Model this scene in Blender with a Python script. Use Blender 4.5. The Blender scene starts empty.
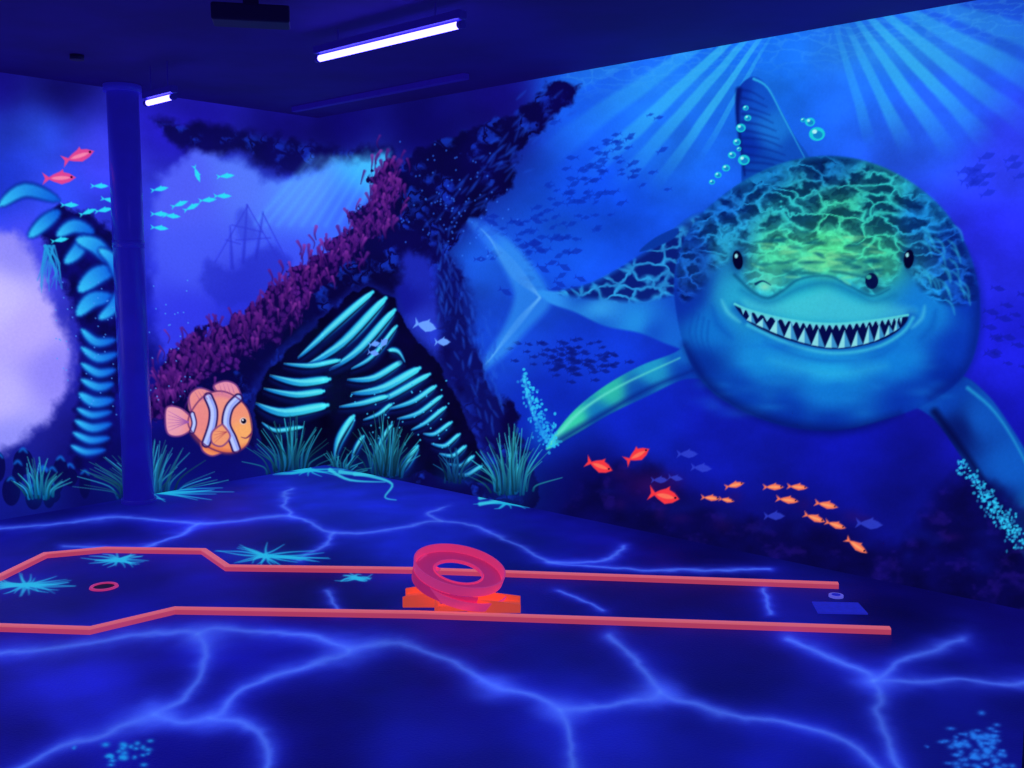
import bpy, math, numpy as np
from mathutils import Vector
rng = np.random.default_rng(11)

# ------------------------------------------------------------------ camera
F_PX, CX, CY, CAM_H = 995.0, 512.0, 384.0, 1.6
PITCH = math.atan(106 / F_PX)
FW = np.array([0, math.cos(PITCH), -math.sin(PITCH)])
UP = np.array([0, math.sin(PITCH), math.cos(PITCH)])
cam_d = bpy.data.cameras.new("camera")
cam = bpy.data.objects.new("camera", cam_d)
bpy.context.scene.collection.objects.link(cam)
cam.location = (0, 0, CAM_H)
cam.rotation_euler = (math.pi / 2 - PITCH, 0, 0)
cam_d.sensor_width = 36
cam_d.lens = F_PX * 36 / 1024
cam_d.clip_start = 0.05
bpy.context.scene.camera = cam
bpy.context.scene.view_settings.view_transform = 'Standard'


def plane_pt(px, py, z=0.0):
    """survey helper: world position, on the horizontal plane z, of a measured point"""
    r = FW + (px - CX) / F_PX * np.array([1, 0, 0]) + (CY - py) / F_PX * UP
    t = (z - CAM_H) / r[2]
    return np.array([0, 0, CAM_H]) + r * t


def measure(P):
    d = P - np.array([0, 0, CAM_H])
    w = d @ FW
    ok = w > 0.4
    w = np.where(ok, w, 0.4)
    X = CX + F_PX * d[:, 0] / w
    Y = CY - F_PX * (d @ UP) / w
    return X, Y


Q0 = plane_pt(325, 465)
QR = plane_pt(1024, 610)
QL = plane_pt(0, 520)
dR = (QR - Q0) / np.linalg.norm(QR - Q0)
dL = (QL - Q0) / np.linalg.norm(QL - Q0)
r_ = FW + (CY - 118) / F_PX * UP
H = CAM_H + Q0[1] / r_[1] * r_[2]
LR, LL = 9.0, 8.0
UPZ = np.array([0, 0, 1.0])

# ------------------------------------------------------------------ noise
LAT = rng.random((256, 256))
LAT2 = rng.random((256, 256))
LAT3 = rng.random((256, 256))


def vnoise(x, y):
    xi = np.floor(x).astype(int); yi = np.floor(y).astype(int)
    fx = x - xi; fy = y - yi
    fx = fx * fx * (3 - 2 * fx); fy = fy * fy * (3 - 2 * fy)
    a = LAT[xi & 255, yi & 255]; b = LAT[(xi + 1) & 255, yi & 255]
    c = LAT[xi & 255, (yi + 1) & 255]; d = LAT[(xi + 1) & 255, (yi + 1) & 255]
    return (a * (1 - fx) + b * fx) * (1 - fy) + (c * (1 - fx) + d * fx) * fy


def fbm(x, y, o=4):
    s = 0; amp = .5; t = 0
    for i in range(o):
        s = s + amp * vnoise(x * 2 ** i + 17.3 * i, y * 2 ** i + 9.1 * i); t += amp; amp *= .5
    return s / t


def voro(x, y):
    xi = np.floor(x).astype(int); yi = np.floor(y).astype(int)
    f1 = np.full(x.shape, 9.0); f2 = np.full(x.shape, 9.0)
    for i in (-1, 0, 1):
        for j in (-1, 0, 1):
            cx = xi + i; cy = yi + j
            px = cx + LAT2[cx & 255, cy & 255]; py = cy + LAT3[cx & 255, cy & 255]
            d = np.hypot(px - x, py - y)
            f2 = np.where(d < f1, f1, np.minimum(f2, d)); f1 = np.minimum(f1, d)
    return f1, f2 - f1


def sstep(a, b, v):
    t = np.clip((v - a) / (b - a), 0, 1)
    return t * t * (3 - 2 * t)


def wash(pts, eps=22.0):
    A = np.array(pts, float)

    def g(x, y):
        num = np.zeros((x.size, 3)); den = np.zeros(x.size)
        for p in A:
            w = 1.0 / ((x - p[0]) ** 2 + (y - p[1]) ** 2 + eps * eps) ** 2
            num += w[:, None] * p[2:5]; den += w
        return num / den[:, None]
    return g


def catmull(pts, closed=True, n=6):
    P = np.array(pts, float); N = len(P); out = []
    rngi = range(N) if closed else range(N - 1)
    for i in rngi:
        if closed:
            p0, p1, p2, p3 = P[i - 1], P[i], P[(i + 1) % N], P[(i + 2) % N]
        else:
            p0, p1, p2, p3 = P[max(i - 1, 0)], P[i], P[i + 1], P[min(i + 2, N - 1)]
        for k in range(n):
            t = k / n
            out.append(.5 * ((2 * p1) + (-p0 + p2) * t + (2 * p0 - 5 * p1 + 4 * p2 - p3) * t * t + (-p0 + 3 * p1 - 3 * p2 + p3) * t ** 3))
    if not closed:
        out.append(P[-1])
    return np.array(out)


# ------------------------------------------------------------------ painter
LABELS = ["shark_mural", "clownfish_mural", "rock_arch_mural", "coral_reef_mural", "shipwreck_mural",
          "fish_school_mural", "seagrass_mural", "rock_pillar_mural"]


class Field:
    def __init__(s, co):
        s.co = co
        s.X, s.Y = measure(co)
        s.C = np.zeros((len(co), 3))
        s.L = np.full(len(co), -1, np.int8)
        s.x0, s.x1, s.y0, s.y1 = s.X.min(), s.X.max(), s.Y.min(), s.Y.max()

    def sel(s, P, pad, ky=1.0):
        a, b = P[:, 0].min() - pad, P[:, 0].max() + pad
        c, d = P[:, 1].min() - pad / ky, P[:, 1].max() + pad / ky
        if a > s.x1 or b < s.x0 or c > s.y1 or d < s.y0:
            return None
        i = np.nonzero((s.X > a) & (s.X < b) & (s.Y > c) & (s.Y < d))[0]
        return i if i.size else None

    def put(s, i, a, col, label, mode='mix'):
        x, y = s.X[i], s.Y[i]
        c = col(x, y) if callable(col) else np.array(col, float)
        if mode == 'mix':
            s.C[i] = s.C[i] * (1 - a[:, None]) + c * a[:, None]
        elif mode == 'add':
            s.C[i] = s.C[i] + c * a[:, None]
        elif mode == 'max':
            s.C[i] = np.maximum(s.C[i], s.C[i] * (1 - a[:, None]) + c * a[:, None])
        if label is not None:
            k = LABELS.index(label)
            s.L[i[a > .35]] = k

    def poly(s, pts, col, soft=1.2, alpha=1.0, smooth=True, rough=0, rs=10, label=None, mode='mix'):
        P = catmull(pts) if smooth else np.array(pts, float)
        i = s.sel(P, soft + rough + 1)
        if i is None: return
        x, y = s.X[i], s.Y[i]
        d2 = np.full(x.shape, 1e12); ins = np.zeros(x.shape, bool)
        for k in range(len(P)):
            ax, ay = P[k - 1]; bx, by = P[k]
            ex, ey = bx - ax, by - ay
            L2 = ex * ex + ey * ey + 1e-9
            t = np.clip(((x - ax) * ex + (y - ay) * ey) / L2, 0, 1)
            d2 = np.minimum(d2, (x - ax - t * ex) ** 2 + (y - ay - t * ey) ** 2)
            if abs(ey) > 1e-9:
                c = ((ay > y) != (by > y)) & (x < ex * (y - ay) / ey + ax)
                ins ^= c
        d = np.sqrt(d2) * np.where(ins, -1, 1)
        if rough:
            d = d + rough * (fbm(x / rs, y / rs) - .5) * 2
        a = alpha * (1 - sstep(-soft, soft, d))
        s.put(i, a, col, label, mode)

    def stroke(s, pts, w, col, soft=1.0, alpha=1.0, col2=None, prof='taper', ky=1.0, label=None, smooth=True, mode='mix'):
        P = catmull(pts, False, 5) if (smooth and len(pts) > 2) else np.array(pts, float)
        i = s.sel(P, w + soft * 2 + 1, ky)
        if i is None: return
        x, y = s.X[i], s.Y[i]
        best = np.full(x.shape, 1e9); bt = np.zeros(x.shape)
        n = len(P) - 1
        for k in range(n):
            ax, ay = P[k]; bx, by = P[k + 1]
            ex, ey = bx - ax, (by - ay) * ky
            L2 = ex * ex + ey * ey + 1e-9
            yy = (y - ay) * ky
            t = np.clip(((x - ax) * ex + yy * ey) / L2, 0, 1)
            d = np.hypot(x - ax - t * ex, yy - t * ey)
            T = (k + t) / n
            if prof == 'taper': ww = w * (1 - T * .85)
            elif prof == 'leaf': ww = w * np.sqrt(np.clip(np.sin(np.pi * np.clip(T, 0.02, .98)), 0, 1))
            elif prof == 'grow': ww = w * (.15 + .85 * T)
            elif prof == 'club': ww = w * np.sqrt(np.clip(np.sin(np.pi * np.clip(T, 0.02, .98) ** 1.7), 0, 1))
            else: ww = w
            d = d - ww
            m = d < best
            best = np.where(m, d, best); bt = np.where(m, T, bt)
        a = alpha * (1 - sstep(-soft, soft, best))
        if col2 is not None:
            c1 = np.array(col, float); c2 = np.array(col2, float)
            cc = c1 * (1 - bt[:, None]) + c2 * bt[:, None]
            s.put(i, a, lambda X_, Y_: cc, label, mode)
        else:
            s.put(i, a, col, label, mode)

    def blob(s, cx, cy, rx, ry, col, alpha=1.0, ang=0, label=None, mode='mix', hard=False):
        m = max(rx, ry) * (1.3 if hard else 2.6)
        i = s.sel(np.array([[cx, cy]]), m)
        if i is None: return
        x, y = s.X[i] - cx, s.Y[i] - cy
        ca, sa = math.cos(math.radians(ang)), math.sin(math.radians(ang))
        u = (x * ca + y * sa) / rx; v = (-x * sa + y * ca) / ry
        r = np.hypot(u, v)
        if hard:
            e = 1.0 / max(min(rx, ry), 1)
            a = alpha * (1 - sstep(1 - e * .6, 1 + e * .6, r))
        else:
            a = alpha * np.exp(-r * r * 1.4)
        s.put(i, a, col, label, mode)

    def fish(s, x, y, L, ang, col, col2=None, label="fish_school_mural", alpha=1.0, fat=1.0):
        q = np.array([(.5, 0), (.3, .13), (.05, .2), (-.2, .11), (-.34, .04), (-.55, .19), (-.47, 0), (-.55, -.19), (-.34, -.04), (-.2, -.12), (.0, -.2), (.1, -.27), (.12, -.18), (.3, -.13)])
        q[:, 1] *= fat
        ca, sa = math.cos(math.radians(ang)), math.sin(math.radians(ang))
        P = [(x + L * (a * ca - b * sa), y + L * (a * sa + b * ca)) for a, b in q]
        s.poly(P, col, soft=.9, smooth=False, label=label, alpha=alpha)
        if col2 is not None:
            s.stroke([(x + L * .3 * ca, y + L * .3 * sa), (x - L * .25 * ca, y - L * .25 * sa)], L * .06 * fat, col2, soft=1, prof='leaf')
            s.blob(x + L * .36 * ca, y + L * .36 * sa - .5, L * .035, L * .035, (5, 5, 40), hard=True)


SH = "shark_mural"

BG = [(0, 90, 22, 12, 122), (60, 95, 18, 10, 102), (0, 140, 40, 70, 225), (40, 130, 50, 90, 235), (0, 180, 30, 60, 215), (100, 160, 70, 75, 235),
      (160, 125, 38, 30, 182), (200, 130, 30, 20, 158), (90, 230, 45, 55, 215), (30, 250, 70, 75, 225), (60, 200, 50, 80, 225),
      (230, 190, 60, 95, 240), (300, 220, 55, 85, 240), (180, 230, 65, 80, 240), (360, 190, 60, 110, 245),
      (200, 300, 45, 55, 225), (280, 135, 22, 14, 128), (340, 130, 16, 8, 105), (420, 130, 16, 10, 104), (500, 100, 20, 12, 110),
      (575, 100, 26, 98, 228), (600, 200, 20, 84, 228), (650, 130, 32, 120, 240), (750, 60, 24, 110, 228), (880, 50, 34, 115, 236),
      (1000, 20, 34, 95, 232), (1010, 150, 52, 70, 246), (950, 110, 42, 105, 245), (1000, 250, 44, 50, 236), (1010, 350, 32, 36, 210),
      (1000, 430, 22, 24, 172), (560, 250, 24, 94, 232), (480, 260, 32, 106, 236), (500, 330, 26, 84, 225), (600, 350, 20, 64, 210),
      (560, 410, 14, 42, 172), (640, 420, 17, 38, 184), (720, 445, 18, 30, 176), (850, 455, 18, 25, 170), (900, 500, 16, 20, 138),
      (600, 490, 12, 11, 95), (700, 530, 13, 11, 100), (820, 570, 12, 9, 90), (1000, 590, 12, 9, 90), (1000, 500, 18, 22, 138),
      (0, 490, 16, 24, 130), (100, 460, 11, 11, 95), (200, 470, 14, 13, 110), (300, 465, 15, 13, 115), (120, 300, 26, 28, 165),
      (140, 380, 16, 16, 120), (250, 370, 14, 10, 95), (400, 440, 9, 7, 75), (440, 220, 12, 10, 88), (430, 300, 16, 28, 130)]


def tuft(f, cx, cy, w, h, n, c1, c2, lab="seagrass_mural", thick=1.1, seed=0):
    r = np.random.default_rng(seed + int(cx))
    f.blob(cx, cy - h * .15, w * .5, h * .45, (8, 50, 130), .6)
    for k in range(n):
        t = r.normal(0, .5); t = max(-1.15, min(1.15, t))
        bx = cx + t * .3 * w
        hh = h * (1 - .5 * t * t) * r.uniform(.45, 1.15)
        tip = (cx + t * w * .68 + r.uniform(-4, 4), cy - hh)
        mid = (bx + (tip[0] - bx) * .2 + r.uniform(-3, 3), cy - hh * .5)
        m = r.uniform(.45, 1.1)
        f.stroke([(bx, cy + r.uniform(-3, 3)), mid, tip], thick * r.uniform(.7, 1.3), tuple(np.minimum(np.array(c2) * m, 255)), soft=.8, col2=tuple(np.minimum(np.array(c1) * m, 255)), label=lab)


def paint_mural(f):
    f.C[:] = wash(BG, 30)(np.clip(f.X, -40, 1064), np.clip(f.Y, 0, 640))
    n = fbm(f.X / 60, f.Y / 45)
    f.C *= (0.78 + .42 * n)[:, None]
    # ---- sun rays through the water (painted)
    ox, oy = 815, -40
    i = np.nonzero((f.X > 480) & (f.Y < 330))[0]
    if i.size:
        x, y = f.X[i] - ox, f.Y[i] - oy
        th = np.degrees(np.arctan2(x, y)); r = np.hypot(x, y)
        th = th + 1.2 * (fbm(r / 50, th / 10) - .5)
        tot = np.zeros(i.size)
        for (t0, w, r0, r1, s) in [(-63, 2.6, 120, 330, .4), (-54, 2.6, 130, 360, .55), (-46.5, 2.0, 120, 340, .95), (-41, 1.8, 110, 320, .9),
                                   (-35, 1.5, 110, 290, 1.), (-30, 1.0, 110, 240, .6), (17, 2.2, 90, 200, .45), (26, 2.6, 100, 220, .7),
                                   (35, 2.6, 90, 250, .9), (43.5, 2.6, 90, 270, 1.), (52, 2.8, 90, 290, .85), (61, 3.2, 110, 300, .65), (70, 3.4, 120, 320, .45)]:
            a = (1 - sstep(w * .55, w * 1.15, np.abs(th - t0))) * sstep(r0 - 50, r0 + 20, r) * (1 - sstep(r0 + 60, r1, r)) * s
            tot = np.maximum(tot, a)
        f.put(i, tot * .75, (60, 195, 238), None)
    f.blob(690, 85, 90, 28, (50, 165, 235), .3)
    f.blob(900, 50, 120, 30, (60, 175, 240), .4)
    i = np.nonzero((f.X > 560) & (f.Y < 120))[0]
    if i.size:
        _, e = voro(f.X[i] / 26 + 1.6 * fbm(f.X[i] / 20, f.Y[i] / 20), f.Y[i] / 8 + fbm(f.X[i] / 14, f.Y[i] / 9))
        f.put(i, np.exp(-(e / .14) ** 2) * .2 * (1 - sstep(40, 95, f.Y[i] + (f.X[i] - 760) * .12)), (90, 200, 245), None)
    # ---- dark silhouettes of small fish
    r = np.random.default_rng(5)
    for k in range(120):
        t = r.random()
        x = 640 - 120 * t + r.normal(0, 16); y = 140 + 110 * t + r.normal(0, 22)
        f.fish(x, y, r.uniform(7, 13), r.uniform(-35, 5) + 180 * (r.random() < .5), (12, 50, 175), alpha=.6)
    for k in range(90):
        x = r.normal(568, 26); y = 358 + r.normal(0, 10)
        f.fish(x, y, r.uniform(7, 11), r.uniform(-15, 15), (12, 28, 125), alpha=.7)
    for k in range(16):
        f.fish(r.uniform(965, 1024), r.normal(175, 10), r.uniform(12, 20), -20, (25, 46, 190), alpha=.5)
        f.fish(r.uniform(990, 1030), r.normal(330, 22), r.uniform(10, 18), 10, (20, 28, 150), alpha=.5)
    for k in range(26):
        f.fish(r.uniform(470, 610), r.uniform(215, 300), r.uniform(12, 17), r.uniform(-20, 30), (14, 44, 168), alpha=.6)

    # ================= SHARK
    tail = wash([(478, 225, 50, 130, 240), (515, 260, 60, 160, 240), (545, 293, 50, 150, 235), (500, 345, 60, 160, 240), (520, 320, 50, 150, 235),
                 (590, 288, 18, 75, 185), (600, 312, 60, 175, 235), (640, 268, 20, 80, 195), (640, 325, 40, 155, 228), (680, 240, 22, 85, 195),
                 (690, 300, 20, 80, 195), (675, 340, 24, 105, 208), (600, 322, 20, 90, 200), (650, 332, 18, 80, 195)], 12)
    f.poly([(548, 290), (535, 268), (512, 242), (490, 226), (466, 218), (482, 240), (500, 262), (512, 285), (514, 300), (505, 325), (490, 350), (474, 376), (502, 358),
            (528, 330), (550, 306)], tail, soft=5, alpha=.7, label=SH)
    for k in range(7):
        a = k / 6
        f.stroke([(540, 296), (515 - 5 * a, 262 + 12 * a), (478 + 12 * a, 226 + 10 * a)], 1, (110, 190, 245), soft=1.8, alpha=.22)
        f.stroke([(540, 298), (520 - 4 * a, 325 - 4 * a), (484 + 8 * a, 366 - 8 * a)], 1, (110, 190, 245), soft=1.8, alpha=.22)
    f.poly([(538, 291), (560, 291), (585, 285), (620, 268), (655, 245), (700, 212), (730, 240), (725, 330), (700, 352), (670, 345), (640, 333), (605, 326), (575, 312), (550, 303)],
           tail, soft=2, label=SH)

    def flank(x, y):
        wx = x + 22 * (fbm(x / 20, y / 20) - .5); wy = y + 16 * (fbm(x / 20 + 9, y / 20 + 4) - .5)
        _, e = voro(wx / 20, wy / 12)
        a = (1 - sstep(.02, .34, e))[:, None] * (.5 + .8 * fbm(x / 14 + 30, y / 14))[:, None]
        a = np.clip(a, 0, 1)
        return np.array([10, 28, 112.]) * (1 - a) + np.array([50, 170, 225.]) * a
    f.poly([(560, 293), (590, 285), (622, 268), (657, 246), (700, 216), (712, 250), (690, 285), (650, 300), (610, 300)], flank, soft=4, label=SH, alpha=.9)
    f.poly([(640, 252), (655, 238), (678, 228), (672, 240)], (12, 60, 160), soft=1.2, label=SH)
    # dorsal fin
    dors = wash([(742, 90, 14, 58, 172), (760, 95, 20, 90, 200), (745, 150, 10, 50, 165), (775, 130, 28, 120, 212), (795, 150, 18, 82, 186), (760, 170, 14, 76, 175)], 10)
    f.poly([(746, 190), (742, 150), (737, 115), (738, 90), (752, 77), (766, 84), (780, 108), (795, 136), (812, 166), (790, 190)], dors, soft=1.3, label=SH)
    for k in range(11):
        y0 = 90 + k * 8
        f.stroke([(742 + k * .3, y0), (752 + k * 2, y0 + 2 + (k % 3)), (764 + k * 3.0, y0 + 9)], 1.4, (8, 28, 120), soft=2, alpha=.5, label=SH)
    f.stroke([(754, 79), (768, 88), (784, 118), (806, 160)], 1.2, (50, 180, 230), soft=1.2)
    f.stroke([(739, 90), (738, 120), (745, 175)], 3, (8, 25, 110), soft=2.5)
    # pectoral fin at left
    pec = wash([(548, 447, 70, 230, 190), (575, 420, 60, 215, 170), (610, 390, 50, 195, 170), (650, 370, 35, 160, 200), (690, 355, 22, 110, 200), (640, 392, 15, 80, 175), (600, 415, 20, 120, 185), (690, 372, 12, 60, 170)], 10)
    f.poly([(700, 335), (676, 352), (640, 366), (602, 388), (570, 415), (546, 449), (572, 436), (610, 414), (648, 396), (682, 380), (712, 374)], pec, soft=1.4, label=SH)
    f.stroke([(552, 442), (580, 412), (620, 386), (680, 358)], 2.0, (110, 235, 205), soft=2, alpha=.8)
    f.stroke([(560, 440), (600, 416), (650, 388), (700, 368)], 3.5, (8, 35, 130), soft=4, alpha=.8)
    # right pectoral fin
    pecr = wash([(940, 400, 12, 70, 178), (980, 420, 18, 90, 190), (1010, 470, 18, 95, 195), (1020, 520, 24, 130, 205), (960, 430, 8, 28, 108), (1000, 500, 9, 42, 130)], 12)
    f.poly([(905, 395), (955, 375), (985, 392), (1010, 425), (1035, 468), (1062, 530), (1075, 600), (1045, 585), (1018, 548), (990, 505), (960, 455), (935, 420)], pecr, soft=1.5, label=SH)
    f.stroke([(968, 388), (995, 412), (1022, 455), (1050, 520)], 1.6, (45, 180, 220), soft=2.4, alpha=.75)
    f.stroke([(935, 412), (962, 448), (995, 498), (1030, 556)], 4, (5, 12, 70), soft=4, alpha=.8)
    # body / head
    headw = wash([(830, 165, 16, 90, 160), (770, 178, 18, 105, 175), (720, 205, 18, 90, 185), (690, 250, 15, 75, 180), (682, 300, 12, 52, 165), (730, 240, 28, 130, 180),
                  (790, 205, 38, 155, 165), (840, 210, 52, 175, 148), (880, 205, 38, 158, 160), (780, 250, 62, 190, 150), (830, 250, 72, 200, 138), (880, 250, 50, 180, 148),
                  (920, 220, 20, 110, 185), (955, 250, 17, 84, 190), (972, 300, 12, 58, 178), (960, 350, 12, 60, 180),
                  (800, 292, 42, 190, 205), (850, 297, 40, 180, 206), (740, 300, 40, 170, 205), (710, 330, 18, 120, 205), (930, 310, 22, 132, 212),
                  (830, 365, 28, 162, 222), (760, 360, 24, 142, 214), (900, 360, 20, 132, 214), (830, 395, 18, 122, 208), (830, 425, 8, 50, 160),
                  (740, 395, 9, 64, 172), (910, 400, 9, 54, 168), (700, 365, 8, 52, 155), (785, 418, 8, 54, 165), (950, 380, 7, 44, 155)], 15)
    HEAD = [(675, 300), (677, 262), (694, 224), (725, 194), (765, 170), (805, 158), (845, 157), (885, 168), (922, 190), (950, 218), (970, 255), (980, 300), (977, 345),
            (962, 378), (930, 402), (890, 418), (840, 430), (790, 427), (745, 412), (708, 388), (686, 352)]
    f.poly(HEAD, headw, soft=1.5, label=SH)

    def mott(x, y):
        base = headw(x, y)
        wx = x + 46 * (fbm(x / 26, y / 20) - .5) + 9 * (fbm(x / 7, y / 7) - .5); wy = y + 30 * (fbm(x / 26 + 9, y / 20 + 4) - .5) + 6 * (fbm(x / 7 + 5, y / 7) - .5)
        _, e = voro(wx / 32, wy / 14)
        cell = sstep(.0, .5, e)
        blot = sstep(.38, .62, fbm(wx / 17 + 11, wy / 9 + 3, 4))
        cell = np.clip(.75 * cell + .45 * blot * sstep(.02, .2, e), 0, 1)
        fr = np.exp(-(((x - 815) / 90) ** 2 + ((y - 266) / 28) ** 2))
        fine = fbm(x / 5, y / 4, 3)
        k = (cell * (1 - .55 * fr))[:, None]
        dark = base * np.array([.3, .42, .58])
        lite = base * 1.1 + np.array([8, 20, 8.])
        g = fr[:, None] * .35
        c = (dark * k + lite * (1 - k)) * (.85 + .3 * fine)[:, None]
        return c * (1 - g) + g * np.array([100, 220, 150.])
    f.poly([(678, 262), (694, 226), (725, 196), (765, 172), (805, 160), (845, 159), (885, 170), (922, 192), (948, 218), (968, 255), (977, 298), (950, 304), (925, 292), (905, 268), (890, 284),
            (872, 294), (852, 284), (828, 274), (800, 276), (785, 288), (766, 297), (750, 288), (735, 262), (715, 270), (700, 290), (682, 300)], mott, soft=5, label=SH)
    f.stroke([(690, 235), (705, 270), (700, 300)], 8, (10, 50, 150), soft=10, alpha=.45, prof='leaf')
    f.stroke([(945, 232), (955, 265), (950, 300)], 8, (10, 50, 150), soft=10, alpha=.45, prof='leaf')
    # shade under the overhanging snout, then pale muzzle
    f.stroke([(742, 290), (768, 303), (800, 288), (828, 283), (855, 293), (874, 302), (895, 295)], 3, (14, 110, 165), soft=7, alpha=.7, prof='leaf')
    f.poly([(745, 300), (770, 304), (800, 296), (828, 291), (858, 302), (885, 304), (915, 310), (905, 317), (860, 322), (800, 319), (752, 309)], (85, 210, 218), soft=7, alpha=.5)
    f.stroke([(735, 275), (752, 291), (768, 298), (784, 290), (800, 279), (828, 276), (850, 286), (872, 296), (890, 289)], 1.6, (10, 85, 125), soft=2.2, alpha=.75)
    # lit lobes of the nose
    f.blob(766, 282, 16, 9, (110, 225, 175), .5); f.blob(815, 262, 26, 8, (120, 225, 150), .4); f.blob(850, 270, 16, 8, (90, 210, 160), .4)
    f.blob(790, 275, 10, 10, (14, 95, 125), .4); f.blob(838, 262, 10, 8, (20, 105, 120), .35)
    for k in range(34):
        x = 752 + r.uniform(0, 120); y = 236 + r.uniform(0, 44)
        f.stroke([(x, y), (x + r.uniform(8, 22), y + r.uniform(-5, 5))], 1.3, (135, 235, 165), soft=1.8, alpha=.45, prof='leaf')
    for k in range(34):
        x = 750 + r.uniform(0, 120); y = 230 + r.uniform(0, 44)
        f.stroke([(x, y), (x + r.uniform(8, 20), y + r.uniform(-4, 6))], 1.6, (12, 90, 112), soft=2, alpha=.55, prof='leaf')
    # mouth
    f.stroke([(737, 309), (752, 322), (785, 338), (830, 349), (870, 346), (898, 332), (911, 317)], 5, (10, 80, 175), soft=6, alpha=.65, prof='c')
    f.poly([(735, 305), (752, 311), (790, 320), (830, 324), (870, 321), (907, 316), (898, 331), (873, 343), (832, 349), (788, 340), (753, 325)], (5, 14, 75), soft=1.2, label=SH)
    up = catmull([(741, 308), (790, 320), (830, 324), (870, 321), (903, 317)], False, 12)
    lo = catmull([(747, 320), (788, 338), (832, 348), (872, 342), (900, 328)], False, 12)

    def along(C, t):
        k = t * (len(C) - 1); i0 = int(min(k, len(C) - 2)); return C[i0] + (C[i0 + 1] - C[i0]) * (k - i0)
    for k in range(24):
        a, b = along(up, k / 24), along(up, (k + .9) / 24)
        m = (a + b) / 2; hgt = 6 + (k % 2)
        f.poly([tuple(a), tuple(b), (m[0], m[1] + hgt)], (110, 205, 220), soft=.6, smooth=False)
    for k in range(13):
        a, b = along(lo, k / 13), along(lo, (k + .98) / 13)
        m = (a + b) / 2; hgt = (15 + (k % 2) * 2) if 1 < k < 11 else 9
        f.poly([tuple(a), tuple(b), (m[0], m[1] - hgt)], (60, 150, 200), soft=.8, smooth=False)
        f.poly([tuple(a), tuple((a + b) / 2), (m[0], m[1] - hgt)], (140, 225, 225), soft=.8, smooth=False)
    f.stroke([(735, 304), (752, 311), (790, 320), (830, 324), (870, 321), (908, 315)], 1.2, (90, 215, 215), soft=1, prof='c')
    f.stroke([(748, 325), (790, 344), (832, 353), (874, 348), (902, 333), (913, 318)], 1.8, (60, 190, 220), soft=2.4, prof='c', alpha=.9)
    f.stroke([(765, 342), (800, 356), (835, 361), (875, 357), (898, 344)], 2, (12, 95, 185), soft=5, alpha=.6, prof='leaf')
    f.stroke([(770, 360), (830, 374), (885, 366)], 5, (60, 200, 230), soft=10, alpha=.45, prof='leaf')
    f.stroke([(722, 300), (728, 312), (740, 322)], 1.6, (90, 210, 225), soft=3, alpha=.7, prof='leaf')
    f.stroke([(925, 306), (922, 318), (912, 328)], 1.6, (80, 200, 225), soft=3, alpha=.7, prof='leaf')
    f.stroke([(712, 306), (718, 324), (732, 338)], 2.5, (10, 85, 180), soft=5, alpha=.55, prof='leaf')
    f.stroke([(936, 310), (932, 326), (920, 340)], 2.5, (10, 85, 180), soft=5, alpha=.55, prof='leaf')
    for ex, ey, sx in ((738, 260, -1), (909, 259, 1)):
        f.blob(ex, ey, 9, 14, (10, 60, 130), .9, hard=False)
        f.blob(ex, ey, 5, 9.5, (4, 5, 45), 1, hard=True, ang=8 * sx, label=SH)
        f.blob(ex - 1.5, ey - 4, 1.6, 2.2, (150, 225, 225), 1, hard=True)
    f.blob(872, 281, 11, 11, (14, 70, 120), .6)
    f.blob(872, 281, 6.5, 8, (5, 15, 70), .95, hard=True)
    f.blob(869, 277, 2.6, 2.2, (60, 190, 160), .9, hard=True)
    f.blob(765, 287, 6, 4, (140, 225, 190), .8)
    f.stroke([(756, 284), (763, 281), (771, 285)], 1.4, (10, 60, 100), soft=1)
    for k in range(4):
        f.stroke([(694 + k * 5, 312 + k * 3), (690 + k * 6, 334 + k * 3), (698 + k * 7, 354 + k * 4)], 1.0, (8, 60, 160), soft=2.6, alpha=.35)
    for k in range(60):
        x = r.uniform(700, 950); y = r.uniform(345, 415)
        f.blob(x, y, r.uniform(8, 24), r.uniform(3, 7), (36, 165, 228) if r.random() < .5 else (8, 75, 190), .14)
    f.stroke([(955, 235), (974, 275), (978, 320), (966, 368), (930, 398)], 5, (8, 28, 120), soft=8, alpha=.6, prof='leaf')
    f.stroke([(685, 345), (710, 386), (750, 412), (800, 427), (850, 429), (900, 414)], 4, (5, 18, 100), soft=8, alpha=.75, prof='leaf')
    for k in range(22):
        x = r.uniform(920, 962); y = r.uniform(225, 300)
        f.stroke([(x, y), (x + 7, y + 6), (x + 10, y + 16)], 1.2, (50, 185, 220), soft=1.6, alpha=.5, prof='leaf')

    # bubbles
    for bx, by, br in [(741, 128, 5), (748, 118, 3.5), (737, 142, 4), (744, 160, 6), (732, 155, 4), (726, 168, 4), (718, 175, 3.5), (712, 182, 3), (746, 108, 3), (817, 134, 8), (810, 122, 5), (803, 120, 2.5), (739, 149, 2.5)]:
        f.blob(bx, by, br, br * .85, (30, 215, 215), .95, hard=True)
        f.blob(bx + br * .1, by + br * .1, br * .6, br * .5, (20, 120, 200), .8, hard=True)
        f.blob(bx - br * .3, by - br * .3, br * .3, br * .25, (180, 250, 245), 1, hard=True)

    # ================= dark rock overhang between the two walls
    def rockc(x, y):
        n1 = fbm(x / 14, y / 14, 5); _, e = voro(x / 16 + n1 * 2, y / 20 + n1)
        hl = sstep(.5, .75, n1) * sstep(.02, .25, e)
        base = np.array([10, 6, 68.]) * (.7 + .7 * fbm(x / 40, y / 40))[:, None]
        return base + hl[:, None] * np.array([10, 42, 95.])
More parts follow.
